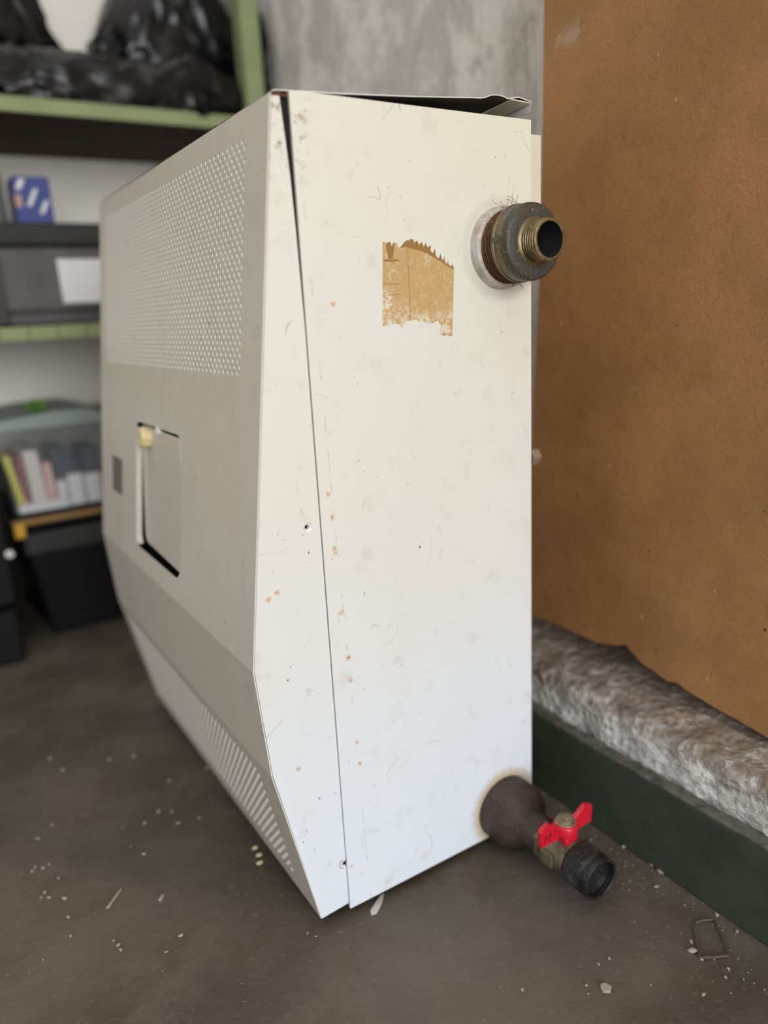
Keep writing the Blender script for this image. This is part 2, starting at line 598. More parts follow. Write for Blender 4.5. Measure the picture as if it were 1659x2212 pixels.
# brown hardboard sheet standing on the plinth
edge = [(.1032, .8177), (.1045, .6925), (.1089, .5557), (.1213, .3496), (.1250, .1600)]
bot = [(.105, .1595), (.075, .1605), (.045, .160), (.018, .1595), (-.010, .166), (-.0233, .1715), (-.032, .166), (-.045, .1580), (-.060, .1555), (-.076, .1510), (-.088, .1535), (-.100, .1500), (-.13, .1455), (-.165, .1420), (-.20, .1370), (-.40, .137), (-.8, .137), (-1.25, .137)]
out = [(.1010, 1.30)] + edge + bot + [(-1.25, 1.30)]
mb = MB().prism([(.340, y, z) for y, z in out], (.006, 0, 0))
b = mb.build('hardboard_sheet', M['board'])
tag(b, 'tall brown hardboard sheet with pocked face standing against the grey wall', 'board')

# ------------------------------------------------------------------ the heater
H = thing('convector_heater', (.1, .258, FZ), 'old white gas convector heater with perforated front, standing on the concrete floor', 'heater')
LEN, D, TOP, ZB = .516, .2248, .680, -.002
P = [(-.015, .6773), (-.0703, .2599), (-.0638, .1625), (-.0309, .0040)]


class Seg:
    def __init__(s, a, b):
        s.a, s.len = Vector((a[0], 0, a[1])), math.hypot(b[0]-a[0], b[1]-a[1])
        s.d = Vector(((b[0]-a[0])/s.len, 0, (b[1]-a[1])/s.len))
        s.n = Vector((s.d.z, 0, -s.d.x))        # outward, towards -X
        if s.n.x > 0:
            s.n = -s.n

    def pt(s, y, t, depth=0.0):
        return s.a + s.d*t - s.n*depth + Vector((0, y, 0))


S1, S2, S3 = Seg(P[0], P[1]), Seg(P[1], P[2]), Seg(P[2], P[3])


def rect(mb, sg, y0, y1, t0, t1, mi=0):
    mb.add([sg.pt(y0, t0), sg.pt(y1, t0), sg.pt(y1, t1), sg.pt(y0, t1)], [(0, 1, 2, 3)], mi)


PITCH_Y, PITCH_S, RH = .0099, .00467, .00205


def perforate(mb, sg, y0, s0, cols, rows, depth=.0017):
    y1 = y0+(cols+.5)*PITCH_Y
    hw, hh = PITCH_Y/2, PITCH_S/2
    ca = math.atan2(hh, hw)
    angs = [0, ca, math.radians(58), math.pi/2, math.pi-math.radians(58), math.pi-ca, math.pi,
            math.pi+ca, math.pi+math.radians(58), 1.5*math.pi, 2*math.pi-math.radians(58), 2*math.pi-ca]
    rim = []
    for a in angs:
        c, s_ = math.cos(a), math.sin(a)
        k = min(hw/abs(c) if abs(c) > 1e-6 else 9, hh/abs(s_) if abs(s_) > 1e-6 else 9)
        rim.append((c*k, s_*k))
    n = len(angs)
    for r in range(rows):
        off = hw if r % 2 == 0 else 0.0
        sc = s0+(r+.5)*PITCH_S
        if off:
            rect(mb, sg, y0, y0+hw, sc-hh, sc+hh)
        else:
            rect(mb, sg, y1-hw, y1, sc-hh, sc+hh)
        for c in range(cols):
            yc = y0+off+(c+.5)*PITCH_Y
            vs = [sg.pt(yc+RH*math.cos(a), sc+RH*math.sin(a)) for a in angs]
            vs += [sg.pt(yc+a, sc+b_) for a, b_ in rim]
            vs += [sg.pt(yc+RH*.82*math.cos(a), sc+RH*.82*math.sin(a), depth) for a in angs]
            mb.add(vs, [(i, (i+1) % n, n+(i+1) % n, n+i) for i in range(n)], 0)
            b = len(mb.v)-3*n
            mb.f += [(b+2*n+i, b+2*n+(i+1) % n, b+(i+1) % n, b+i) for i in range(n)]
            mb.mi += [1]*n  # hole walls get a whiter colour, their lit look is painted in
    return y1, s0+rows*PITCH_S


def rounded(y0, y1, t0, t1, r, k=6):
    pts = []
    for (cy, ct, a0) in ((y1-r, t1-r, 0), (y0+r, t1-r, 90), (y0+r, t0+r, 180), (y1-r, t0+r, 270)):
        for i in range(k+1):
            a = math.radians(a0+90*i/k)
            pts.append((cy+r*math.cos(a), ct+r*math.sin(a)))
    return pts


def opening(mb, sg, y0, y1, t0, t1, hole, depth, edge=0.0):
    outer = [(y0, t0), (y1, t0), (y1, t1), (y0, t1)]
    allp = outer + hole
    tris = tessellate_polygon([[Vector((a, b_, 0)) for a, b_ in outer], [Vector((a, b_, 0)) for a, b_ in hole]])
    mb.add([sg.pt(a, b_) for a, b_ in allp], [tuple(t) for t in tris])
    n = len(hole)
    vs = [sg.pt(a, b_) for a, b_ in hole] + [sg.pt(a, b_, depth) for a, b_ in hole]
    keep = [i for i in range(n) if not ((hole[i][1] > t1-edge and hole[(i+1) % n][1] > t1-edge) or (hole[i][1] < t0+edge and hole[(i+1) % n][1] < t0+edge))]
    mb.add(vs, [(i, (i+1) % n, n+(i+1) % n, n+i) for i in keep])


mb = MB()
YN = -.0012                                     # near edge of the front sheet
hy0, hs0 = .0355, .0199
yb = hy0+45.5*PITCH_Y
sb = hs0+37*PITCH_S
rect(mb, S1, YN, LEN, 0, hs0)
rect(mb, S1, YN, hy0, hs0, sb)
rect(mb, S1, yb, LEN, hs0, sb)
perforate(mb, S1, hy0, hs0, 45, 37)
A0, A1, B0, B1 = .1835, .3440, .2545, .3970      # hatch opening
G0, G1, K0, K1 = .4095, .4660, .3075, .3520      # small vent opening
TA, TB = .245, .410
rect(mb, S1, YN, LEN, sb, TA)
rect(mb, S1, YN, .172, TA, TB)
hatch_hole = rounded(A0, A1, B0, B1, .013)
opening(mb, S1, .172, .356, TA, TB, hatch_hole, .0062, .0165)
rect(mb, S1, .356, .398, TA, TB)
vent_hole = rounded(G0, G1, K0, K1, .002, 2)
opening(mb, S1, .398, .478, TA, TB, vent_hole, .0010)
rect(mb, S1, .478, LEN, TA, TB)
rect(mb, S1, YN, LEN, TB, S1.len)
rect(mb, S2, YN, LEN, 0, S2.len)
cs0 = .0155
ce = cs0+27*PITCH_S
rect(mb, S3, YN, LEN, 0, cs0)
rect(mb, S3, YN, hy0, cs0, ce)
rect(mb, S3, yb, LEN, cs0, ce)
perforate(mb, S3, hy0, cs0, 45, 27)
rect(mb, S3, YN, LEN, ce, S3.len)
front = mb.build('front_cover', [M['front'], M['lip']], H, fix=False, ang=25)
tag(front, label='white perforated front cover with greyish grime')
bm = bmesh.new(); bm.from_mesh(front.data); bmesh.ops.remove_doubles(bm, verts=bm.verts, dist=.00001); bmesh.ops.recalc_face_normals(bm, faces=bm.faces); bm.to_mesh(front.data); bm.free()
for p in front.data.polygons:
    p.use_smooth = False

# rolled edge of the front sheet, facing the viewer as a thin bright line
mb = MB()
seq = [(S1, 0), (S1, S1.len), (S2, S2.len), (S3, S3.len)]
prof_o = [P[0], P[1], P[2], P[3]]


def inset(d):
    # profile offset inwards by d
    segs = [S1, S2, S3]
    out_ = [segs[0].pt(0, 0, d)]
    for a, b_ in zip(segs[:-1], segs[1:]):
        p1, d1 = a.pt(0, 0, d), a.d
        p2, d2 = b_.pt(0, 0, d), b_.d
        den = d1.x*d2.z-d1.z*d2.x
        t = ((p2.x-p1.x)*d2.z-(p2.z-p1.z)*d2.x)/den
        out_.append(p1+d1*t)
    out_.append(segs[2].pt(0, segs[2].len, d))
    return [(p.x, p.z) for p in out_]


def strip(mb, pa, ya, pb, yb_, mi=0):
    n = len(pa)
    vs = [(x, ya, z) for x, z in pa]+[(x, yb_, z) for x, z in pb]
    mb.add(vs, [(i, i+1, n+i+1, n+i) for i in range(n-1)], mi)


i1, i2, i3 = inset(.0003), inset(.0011), inset(.0022)
strip(mb, inset(0), -.0012, i1, -.0017)
strip(mb, i1, -.0017, inset(.0009), -.0016)
strip(mb, inset(.0009), -.0016, i2, .0012)
mb.build('edge_lip', M['lip'], front, fix=False)
mb = MB()
strip(mb, i2, .0012, i3, .0012)
mb.build('edge_groove', M['groove'], front, fix=False)

# triangular-ended cheek of the cover
ck = inset(.0019)
ck[0] = (ck[0][0], .6758)
ck[-1] = (ck[-1][0]-.0002, .0020)
right_edge = [(-.0012, .0040), (-.0011, .0440)]
for i in range(9):                               # half screw hole cut by the seam
    a = math.radians(-70-220*i/8)
    right_edge.append((-.0030+.0020*math.cos(a), .0481+.0020*math.sin(a)))
right_edge += [(-.0011, .0520), (-.0012, .52), (-.0024, .588), (-.0036, .626), (-.0058, .6584), (-.0072, .6760)]
outline = ck + right_edge
hole = [(-.0119+.0046*math.cos(2*math.pi*i/28), .3671+.0046*math.sin(2*math.pi*i/28)) for i in range(28)]
mb = MB()
tris = tessellate_polygon([[Vector((x, z, 0)) for x, z in outline], [Vector((x, z, 0)) for x, z in hole]])
mb.add([(x, 0, z) for x, z in outline+hole], [tuple(t) for t in tris])
# outline edge turned inwards
n = len(outline)
mb.add([(x, 0, z) for x, z in outline]+[(x, .004, z) for x, z in outline], [(i, (i+1) % n, n+(i+1) % n, n+i) for i in range(n)])
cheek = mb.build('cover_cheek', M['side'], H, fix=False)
tag(cheek, label='narrow white cheek plate between the front edge and the seam')
mb = MB()
c0 = (-.0119, .3671)
mb.lathe(c0, [(0, .0046), (-.00035, .0043), (.0002, .0040), (.0015, .0020), (.0022, .0018), (.010, .0017)], seg=28)
mb.build('screw_dimple', M['lip'], cheek)
MB().lathe(c0, [(.0045, .0017), (.0046, .00001)], seg=20).build('screw_hole', M['black'], cheek)
mb = MB()
arc = [(-.0030+.0046*math.cos(math.radians(a)), -.0002, .0481+.0046*math.sin(math.radians(a))) for a in range(100, 261, 10)]
mb.tube(arc, .00025, 6)
mb.build('dimple_rim', M['groove'], cheek)

# big side panel (slightly proud of the cheek), with a folded rear edge
mb = MB()
sp = [(-.0004, ZB), (D, ZB), (D, .6785), (.20, .6787), (.10, .6792), (.02, .6800), (-.0002, .6800)]
mb.prism([(x, -.0012, z) for x, z in sp], (0, .0030, 0))
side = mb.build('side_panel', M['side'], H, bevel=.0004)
tag(side, label='large white side panel yellower at the top with two pipe stubs')
# tape residue
ST = [(.0705,.5812),(.0725,.581),(.0731,.5793),(.0749,.5807),(.0776,.581),(.0786,.5773),(.0805,.5806),(.0836,.5803),(.085,.5764),(.0876,.5778),(.0909,.5812),(.0934,.5824),(.0949,.5818),(.0966,.5832),(.0991,.583),(.1002,.5803),(.1028,.5822),(.1046,.5788),(.1072,.5811),(.1094,.5773),(.1111,.5803),(.1128,.5768),(.1161,.5785),(.1157,.5743),(.1178,.5723),(.1202,.5758),(.1208,.5703),(.1236,.5682),(.1257,.5723),(.1265,.5682),(.1286,.5667),(.1292,.5702),(.1301,.5651),(.1325,.5641),(.1329,.5676),(.1334,.5635),(.1367,.562),(.1371,.5645),(.139,.5599),(.1368,.5264),(.1357,.5062),(.1279,.5067),(.1225,.5081),(.1235,.516),(.1209,.5198),(.1168,.5174),(.1095,.5183),(.1018,.5202),(.0966,.5215),(.0889,.5203),(.0848,.5159),(.0824,.5186),(.0775,.5194),(.0712,.5182),(.0666,.5179)]
TORN = [(.085,.5764),(.0876,.5778),(.0909,.5812),(.0934,.5824),(.0949,.5818),(.0966,.5832),(.0991,.583),(.1002,.5803),(.1028,.5822),(.1046,.5788),(.1072,.5811),(.1094,.5773),(.1111,.5803),(.1128,.5768),(.1161,.5785),(.1157,.5743),(.1178,.5723),(.1202,.5758),(.1208,.5703),(.1236,.5682),(.1257,.5723),(.1265,.5682),(.1286,.5667),(.1292,.5702),(.1301,.5651),(.1325,.5641),(.1329,.5676),(.1334,.5635),(.1367,.562),(.1371,.5645),(.139,.5599),(.1314,.5628),(.1209,.5682),(.112,.5723),(.1056,.5743),(.0993,.5754),(.0919,.5773)]
TORNB = [(.0731,.5793),(.0749,.5807),(.0776,.581),(.0786,.5773),(.0805,.5806),(.0815,.5793),(.0791,.5686),(.0748,.5686)]
mb = MB()
mb.prism([(x, -.00142, z) for x, z in ST], (0, .0002, 0), 0)
mb.build('tape_residue', M['residue'], side)
tag(bpy.data.objects['tape_residue'], label='tan patch of torn tape residue')
mb = MB()
mb.prism([(x, -.00150, z) for x, z in TORN], (0, .0002, 0))
mb.prism([(x, -.00150, z) for x, z in TORNB], (0, .0002, 0))
mb.box(.0706, .0845, -.00150, -.0014, .5664, .5680)
mb.build('torn_adhesive', M['torn'], side)

# casing: back, far side, bottom, inner rim
mb = MB()
mb.box(D-.0012, D, .0018, LEN, ZB, .6785)
mb.box(.0, D, LEN-.0012, LEN, ZB, .6785)
mb.build('rear_casing', M['cream'], H)
MB().box(-.026, D-.0015, .0022, LEN-.002, ZB+.002, ZB+.004).build('bottom_plate', M['dark'], H)
# far cheek of the cover
mb = MB()
mb.prism([(x, LEN-.0015, z) for x, z in inset(.0003)+[(-.0012, .004), (-.0012, .676)]], (0, .0015, 0))
mb.build('cover_cheek', M['front'], H)
# dark block added inside to keep the holes in shade
MB().box(.030, .200, .03, .49, .04, .640).build('inner_shade_block', M['dark'], H)
# added dark sheet, paints the shade right behind the perforated sheet
mb = MB()
for sg_ in (S1, S2, S3):
    mb.add([sg_.pt(.006, .004, .0155), sg_.pt(LEN-.006, .004, .0155), sg_.pt(LEN-.006, sg_.len-.003, .0155), sg_.pt(.006, sg_.len-.003, .0155)], [(0, 1, 2, 3)])
mb.build('hole_shade_sheet', M['dark'], H, fix=False)
# dark filler painting the shade in the open seam and under the lid
mb = MB()
mb.box(-.010, .004, .004, .500, .640, .6772)
mb.box(-.0072, -.0005, .003, .006, .02, .676)
mb.build('seam_shade_filler', M['dark'], H)
mb = MB()
mb.add([(-.0138, .0006, .6762), (-.0005, .0006, .6758), (-.0005, -.0005, .6795), (-.004, -.0003, .6772), (-.008, -.0004, .6789), (-.0136, -.0006, .6768)], [(0, 1, 2, 3, 4, 5)])
mb.build('chipped_corner', M['groove'], H, fix=False)

# bent lid, lifted at the back
near = [(-.0125, .6790), (-.010, .6800), (.012, .6810), (.0413, .6824), (.0700, .6841), (.1025, .6861), (.140, .6889), (.1640, .6908), (.1709, .6911), (.1770, .6922), (.1831, .6944), (.1905, .6951), (.1960, .6945), (.2010, .6932), (.2070, .6945), (.2133, .6955), (.2200, .6943), (.2263, .6932)]
mb = MB()
ysl = [.0005+.0205*i for i in range(26)]
vs, fs = [], []
for j, y in enumerate(ysl):
    fade = max(0.25, 1-y/.22)
    for x, z in near:
        lin = .6800+(x+.0125)*.058
        vs.append((x, y, lin+(z-lin)*fade))
n, m = len(near), len(ysl)
fs = [(j*n+i, j*n+i+1, (j+1)*n+i+1, (j+1)*n+i) for j in range(m-1) for i in range(n-1)]
mb.add(vs, fs, 0)
top_of = lambda k: [Vector(v)+Vector((0, 0, -.0007)) for v in vs]
lo = top_of(0)
mb.add(lo, [tuple(reversed(f)) for f in fs], 1)
rimv = [Vector(vs[i]) for i in range(n)]+[lo[i] for i in range(n)]
mb.add(rimv, [(i, i+1, n+i+1, n+i) for i in range(n-1)], 2)
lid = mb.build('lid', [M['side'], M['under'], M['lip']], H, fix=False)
tag(lid, label='bent top sheet lifted at the back, dark underside showing')
mb = MB()
fl = []
for j in range(m):
    p = Vector(vs[j*n+n-1])
    fl.append([p, p+Vector((-.0015, 0, -.0085-.001*math.sin(j*2.1)))])
for j in range(m-1):
    mb.add([fl[j][0], fl[j+1][0], fl[j+1][1], fl[j][1]], [(0, 1, 2, 3)])
    q = Vector((.0008, 0, 0))
    mb.add([fl[j][0]+q, fl[j+1][0]+q, fl[j+1][1]+q, fl[j][1]+q], [(3, 2, 1, 0)])
mb.build('lid_flange', M['lip'], lid, fix=False)
mb = MB()
mb.prism([(.205, .0012, .6935), (.2255, .0012, .6925), (.2205, .030, .6885), (.1985, .034, .6885)], (0, 0, -.0009))
mb.build('lid_corner_tab', M['cream'], lid)

# wall bracket behind
mb = MB()
mb.box(D, .2490, .012, .0135, .588, .671)
mb.box(.2475, .2490, .0135, .50, .588, .671)
mb.build('mounting_rail', M['cream'], H, bevel=.0004)
mb = MB()
mb.lathe((.030, .3815), [(D, .0001), (D, .0045), (.2500, .0045), (.2500, .0085), (.2600, .0085), (.2600, .0001)], axis='X', seg=6)
mb.build('mounting_bolt', M['tanbolt'], H)

# hatch flap and knob
def flap_pt(y, t):
    # bilinear: hinged at the right, dropped at the lower left
    u, w = (y-A0)/(A1-A0), (t-B0)/(B1-B0)
    dep = (-.0006)*(1-u)*(1-w)+.0052*u*(1-w)+.0022*(1-u)*w+.0080*u*w
    yy = y - .0120*u*w*w
    return S1.pt(yy, t, dep)


mb = MB()
fo = rounded(A0+.0012, A1-.0012, B0+.0030, B1-.0062, .012)
cen = (sum(p[0] for p in fo)/len(fo), sum(p[1] for p in fo)/len(fo))
rings = [[(cen[0]+(a-cen[0])*k, cen[1]+(b_-cen[1])*k) for a, b_ in fo] for k in (1, .97, .75, .5, .25)]
vs = [flap_pt(*q) for rg in rings for q in rg]+[flap_pt(*cen)]
n = len(fo)
fs = [(k*n+i, k*n+(i+1) % n, (k+1)*n+(i+1) % n, (k+1)*n+i) for k in range(4) for i in range(n)]
fs += [(4*n+i, 4*n+(i+1) % n, 5*n) for i in range(n)]
mb.add(vs, fs)
mb.add([flap_pt(*q) for q in fo]+[flap_pt(*q)+Vector(-S1.n)*.0025 for q in fo], [(i, (i+1) % n, n+(i+1) % n, n+i) for i in range(n)])
flap = mb.build('hatch_flap', M['front'], H)
tag(flap, label='rounded control hatch sagging open at the lower left')
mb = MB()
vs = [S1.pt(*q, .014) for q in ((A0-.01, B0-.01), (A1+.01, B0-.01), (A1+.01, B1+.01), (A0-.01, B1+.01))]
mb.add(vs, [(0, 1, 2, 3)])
mb.build('hatch_backing', M['black'], H, fix=False)  # added black sheet for the shade behind the hatch
mb = MB()
kc = flap_pt(.306, .2695)
ax = S1.n
e1, e2 = Vector((0, 1, 0)), S1.d
kp = [(-.001, .0105), (.0085, .0105), (.0105, .0090), (.0105, .0001)]
vs, fs = [], []
sg = 24
for a, r in kp:
    for i in range(sg):
        t = 2*math.pi*i/sg
        rr = r*(1+.05*math.cos(8*t))
        vs.append(kc+ax*a+(e1*math.cos(t)+e2*math.sin(t))*rr)
for k in range(3):
    for i in range(sg):
        fs.append((k*sg+i, k*sg+(i+1) % sg, (k+1)*sg+(i+1) % sg, (k+1)*sg+i))
mb.add(vs, fs)
tag(mb.build('hatch_knob', M['brass_knob'], flap), label='pale brass knob')
mb = MB()
lc = S1.pt(.262, B0+.0012, -.001)
mb.prism([lc+e1*a+e2*b_ for a, b_ in ((-.004, -.002), (.004, -.002), (.004, .004), (-.004, .004))], Vector(-ax)*.004)
mb.build('hatch_latch', M['lip'], H)
# small vent / badge recess
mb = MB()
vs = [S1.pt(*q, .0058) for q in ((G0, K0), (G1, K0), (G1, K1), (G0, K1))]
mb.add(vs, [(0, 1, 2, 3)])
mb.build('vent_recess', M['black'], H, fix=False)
mb = MB()
for j in range(4):
    y0 = .4235+.0107*j
    vs = [(y0, K0+.001), (y0+.0095, K0+.001), (y0+.0095, K1-.001), (y0, K1-.001)]
    mb.prism([S1.pt(*q, .0012) for q in vs], Vector(-ax)*.002)
mb.prism([S1.pt(*q, .0018) for q in ((.4205, K0+.019), (.466, K0+.019), (.466, K0+.025), (.4205, K0+.025))], Vector(-ax)*.002)
mb.build('vent_grille', M['badge'], H)
# wooden packers under the casing
mb = MB()
mb.box(.004, .200, .012, .050, FZ, ZB+.001)
mb.build('support_batten', M['plank'], H)
mb = MB()
mb.box(.004, .200, .45, .49, FZ, ZB+.001)
mb.build('support_batten', M['plank'], H)

# upper pipe stub with threaded reducer
UC = (.190, .576)
mb = MB()
mb.lathe(UC, [(.004, .0335), (-.0060, .0335), (-.0095, .0327), (-.0105, .0306), (-.0105, .0280)], seg=64)
ups = mb.build('upper_pipe_stub', M['collar'], H)
tag(ups, label='upper pipe stub with worn white collar, hemp-wound thread and brass reducer')
mb = MB()
tp = []
for i in range(9):
    y = -.0095-.0016*i
    tp += [(y, .0296), (y-.0008, .0286)]
tp.append((-.0250, .0290))
mb.lathe(UC, tp, seg=64)
mb.build('hemp_wound_thread', M['hempthread'], ups)
mb = MB()
UR = (.190, .5775)
mb.lathe(UR, [(-.0238, .0270), (-.0238, .0303), (-.0243, .0310), (-.0268, .0310), (-.0272, .0303), (-.0352, .0303), (-.0355, .0297)], seg=64)
mb.box(.1580, .1620, -.0330, -.0262, .5785, .5825)
mb.build('reducer', M['brass_old'], ups)
mb = MB()
mb.lathe(UR, [(-.0352, .0297), (-.0356, .0303), (-.0388, .0305), (-.0410, .0300), (-.0424, .0288), (-.0430, .0268), (-.0433, .0200), (-.0432, .0160)], seg=64)
mb.build('reducer_face', M['brass_grey'], ups)
mb = MB()
tp = [(-.0430, .0192), (-.0440, .0182), (-.0446, .0165)]
for i in range(5):
    y = -.0450-.0026*i
    tp += [(y, .0155), (y-.0006, .0167), (y-.0016, .0167), (y-.0022, .0155)]
tp += [(-.0585, .0165), (-.0596, .0162), (-.0600, .0152), (-.0598, .0138)]
mb.lathe(UR, tp, seg=56)
mb.build('threaded_nipple', M['brass_thread'], ups)
mb = MB()
mb.lathe(UR, [(-.0598, .0140), (-.040, .0136), (-.0395, .0134), (-.020, .0134), (-.0195, .0001)], seg=48)
mb.build('pipe_bore', M['bore'], ups)
mb = MB()
r2 = random.Random(3)
for i in range(26):
    a = math.radians(r2.choice([r2.uniform(60, 150), r2.uniform(60, 110), r2.uniform(-100, -50)]))
    y0 = r2.uniform(-.024, -.010)
    p = Vector((UR[0]+.0298*math.cos(a), y0, UR[1]+.0298*math.sin(a)))
    d = Vector((math.cos(a)+r2.uniform(-1, 1), r2.uniform(-.5, .3), math.sin(a)+r2.uniform(-.6, .6))).normalized()
    L = r2.uniform(.004, .013)
    pts = []
    for k in range(7):
        pts.append(p.copy())
        p = p + d*(L/6)
        d = (d+Vector((r2.uniform(-.5, .5), r2.uniform(-.3, .3), r2.uniform(-.6, .4)))).normalized()
        if p.y > -.002:
            p.y = -.002
    mb.tube(pts, .00016, 5)
for i in range(30):                              # strands lying along the thread
    a0 = r2.uniform(0, 6.28)
    y0 = r2.uniform(-.0225, -.0115)
    pts = [(UR[0]+.0297*math.cos(a0+.09*k), y0-.00012*k, UR[1]-.001+.0297*math.sin(a0+.09*k)) for k in range(8)]
    mb.tube(pts, .00018, 5)
tag(mb.build('hemp_fibres', M['hemp'], ups), kind='stuff')

# lower pipe stub with ball valve
LC = (.187, .026)
mb = MB()
mb.lathe(LC, [(.004, .0338), (-.0200, .0338), (-.0240, .0330), (-.0300, .0300), (-.0370, .0240), (-.0420, .0195), (-.0450, .0182), (-.0610, .0180), (-.0610, .0120)], seg=56)
lps = mb.build('lower_pipe_stub', M['oxide'], H)
tag(lps, label='brown painted lower pipe stub carrying the red-handled valve')
mb = MB()
def hexring(mb, y0, y1, r, mi=0, rot=0.0, ch=.0012):
    prof_ = [(y0, r-ch), (y0-ch, r), (y1+ch, r), (y1, r-ch)]
    vs, fs = [], []
    for y, rr in prof_:
        for i in range(6):
            t = math.pi/3*i+rot
            vs.append((LC[0]+rr*math.cos(t), y, LC[1]+rr*math.sin(t)))
    for k in range(3):
        for i in range(6):
            j = (i+1) % 6
            fs.append((k*6+i, k*6+j, (k+1)*6+j, (k+1)*6+i))
    fs.append(tuple(range(6)))
    fs.append(tuple(18+i for i in range(6)))
    mb.add(vs, fs, mi)
hexring(mb, -.0600, -.0720, .0190, rot=math.pi/6)
mb.lathe(LC, [(-.0715, .0160), (-.0725, .0168), (-.0800, .0185), (-.0870, .0188), (-.0940, .0184), (-.0965, .0178), (-.0970, .0186), (-.1000, .0186), (-.1005, .0170), (-.1010, .0120)], seg=48)
mb.lathe((LC[0], -.0865), [(.0400, .0085), (.0465, .0080), (.0465, .0001)], axis='Z', seg=28)
mb.box(.1655, .1685, -.0900, -.0760, .0200, .0330)
valve = mb.build('valve_body', M['valve'], lps, bevel=.0004)
mb = MB()
mb.lathe(LC, [(-.1005, .0150), (-.1010, .0172), (-.1030, .0172), (-.1035, .0150)], seg=40)
mb.build('sealing_ring', M['hempthread'], lps)
HC = (.187, -.0870)
mb = MB()
mb.lathe(HC, [(.0435, .0070), (.0435, .0096), (.0490, .0100), (.0500, .0115), (.0560, .0118), (.0590, .0108), (.0605, .0085), (.0605, .0001)], axis='Z', seg=40)
def wing(mb, pts):
    mb.prism([(HC[0]+a, HC[1]-.0022, z) for a, z in pts], (0, .0044, 0))
wing(mb, [(-.0330, .0475), (-.0338, .0635), (-.0320, .0660), (-.0235, .0685), (-.0150, .0630), (-.0080, .0590), (-.0080, .0480), (-.0120, .0458)])
wing(mb, [(.0330, .0475), (.0120, .0458), (.0080, .0480), (.0080, .0590), (.0150, .0630), (.0235, .0685), (.0320, .0660), (.0338, .0635)])
mb.prism([(HC[0]-.0095, HC[1]-.0105, .0425), (HC[0]+.006, HC[1]-.0105, .0425), (HC[0]+.006, HC[1]-.0105, .0500), (HC[0]-.0095, HC[1]-.0105, .0500)], (0, .006, 0))
handle = mb.build('valve_handle', M['red'], lps, bevel=.0009)
tag(handle, label='red butterfly valve handle marked 105 by hand')
mb = MB()
def pen(pts):
    mb.tube([(HC[0]+a, HC[1]-.0023, z) for a, z in pts], .00033, 6)
pen([(-.0285, .0560), (-.0268, .0582)]); pen([(-.0268, .0582), (-.0285, .0500)])
pen([(-.0222+.0017*math.cos(t*.3)+.0012*math.sin(t*.3), .0548+.0034*math.sin(t*.3)) for t in range(22)])
pen([(-.0128, .0606), (-.0152, .0602), (-.0160, .0574), (-.0145, .0580), (-.0138, .0560), (-.0148, .0536), (-.0172, .0530)])
mb.build('handwritten_number', M['ink'], lps)
mb = MB()
mb.lathe(HC, [(.0605, .0098), (.0610, .0098), (.0612, .0070)], axis='Z', seg=32)
vs = [(HC[0]+.0082*math.cos(math.pi/3*i+.3), HC[1]+.0082*math.sin(math.pi/3*i+.3), .0608) for i in range(6)]
mb.prism(vs, (0, 0, .0034))
mb.lathe(HC, [(.0640, .0042), (.0655, .0038), (.0655, .0001)], axis='Z', seg=6)
mb.build('handle_nut', M['nutbrass'], lps, bevel=.0003)
mb = MB()
hexring(mb, -.1030, -.1215, .0232, rot=.15)
mb.lathe(LC, [(-.1210, .0205), (-.1225, .0192), (-.1255, .0188), (-.1260, .0197), (-.1290, .0200), (-.1312, .0196), (-.1318, .0186), (-.1310, .0172), (-.1240, .0166), (-.1235, .0158), (-.1222, .0158), (-.1216, .0150), (-.1195, .0150), (-.1190, .0142), (-.1100, .0140), (-.1095, .0001)], seg=56)
nut = mb.build('coupling_nut', M['nut'], lps, bevel=.0006)
tag(nut, label='dusty black hexagonal coupling nut with open end')

# ------------------------------------------------------------------ shelving at the back
SX0, SX1, SY = -.75, .344, .85
SH = thing('shelf_unit', (-.2, 1.0, FZ), 'pale green edged wooden shelving against the back wall', 'shelf')
tag(MB().box(SX1, .379, SY, SY+.035, FZ, 1.75).build('post', M['green_rail'], SH, bevel=.001))
MB().box(SX0-.035, SX0, SY, SY+.035, FZ, 1.75).build('post', M['green_rail'], SH, bevel=.001)
def shelf(z0, z1, planks):
    mb = MB()
    x = SX0
    r3 = random.Random(int(z0*1000))
    while x < SX1-.01:
        w = min(planks*(.9+.2*r3.random()), SX1-x)
        mb.box(x+.0008, x+w-.0008, SY+.008, WY-.002, z0+.001, z1-.001)
        x += w
    o = mb.build('shelf_planks', M['plank'], SH)
    mb = MB()
    if planks > .1:
        mb.box(SX0, SX1, SY, SY+.008, z0, z1)
    else:
        x = SX0
        while x < SX1-.01:
            w = min(planks, SX1-x)
            mb.box(x+.0006, x+w-.0006, SY, SY+.008, z0, z1)
            x += w
    mb.build('shelf_edge', M['green_rail'], SH, bevel=.0008)
shelf(.8545, .8765, .12)
shelf(.5130, .5350, .045)

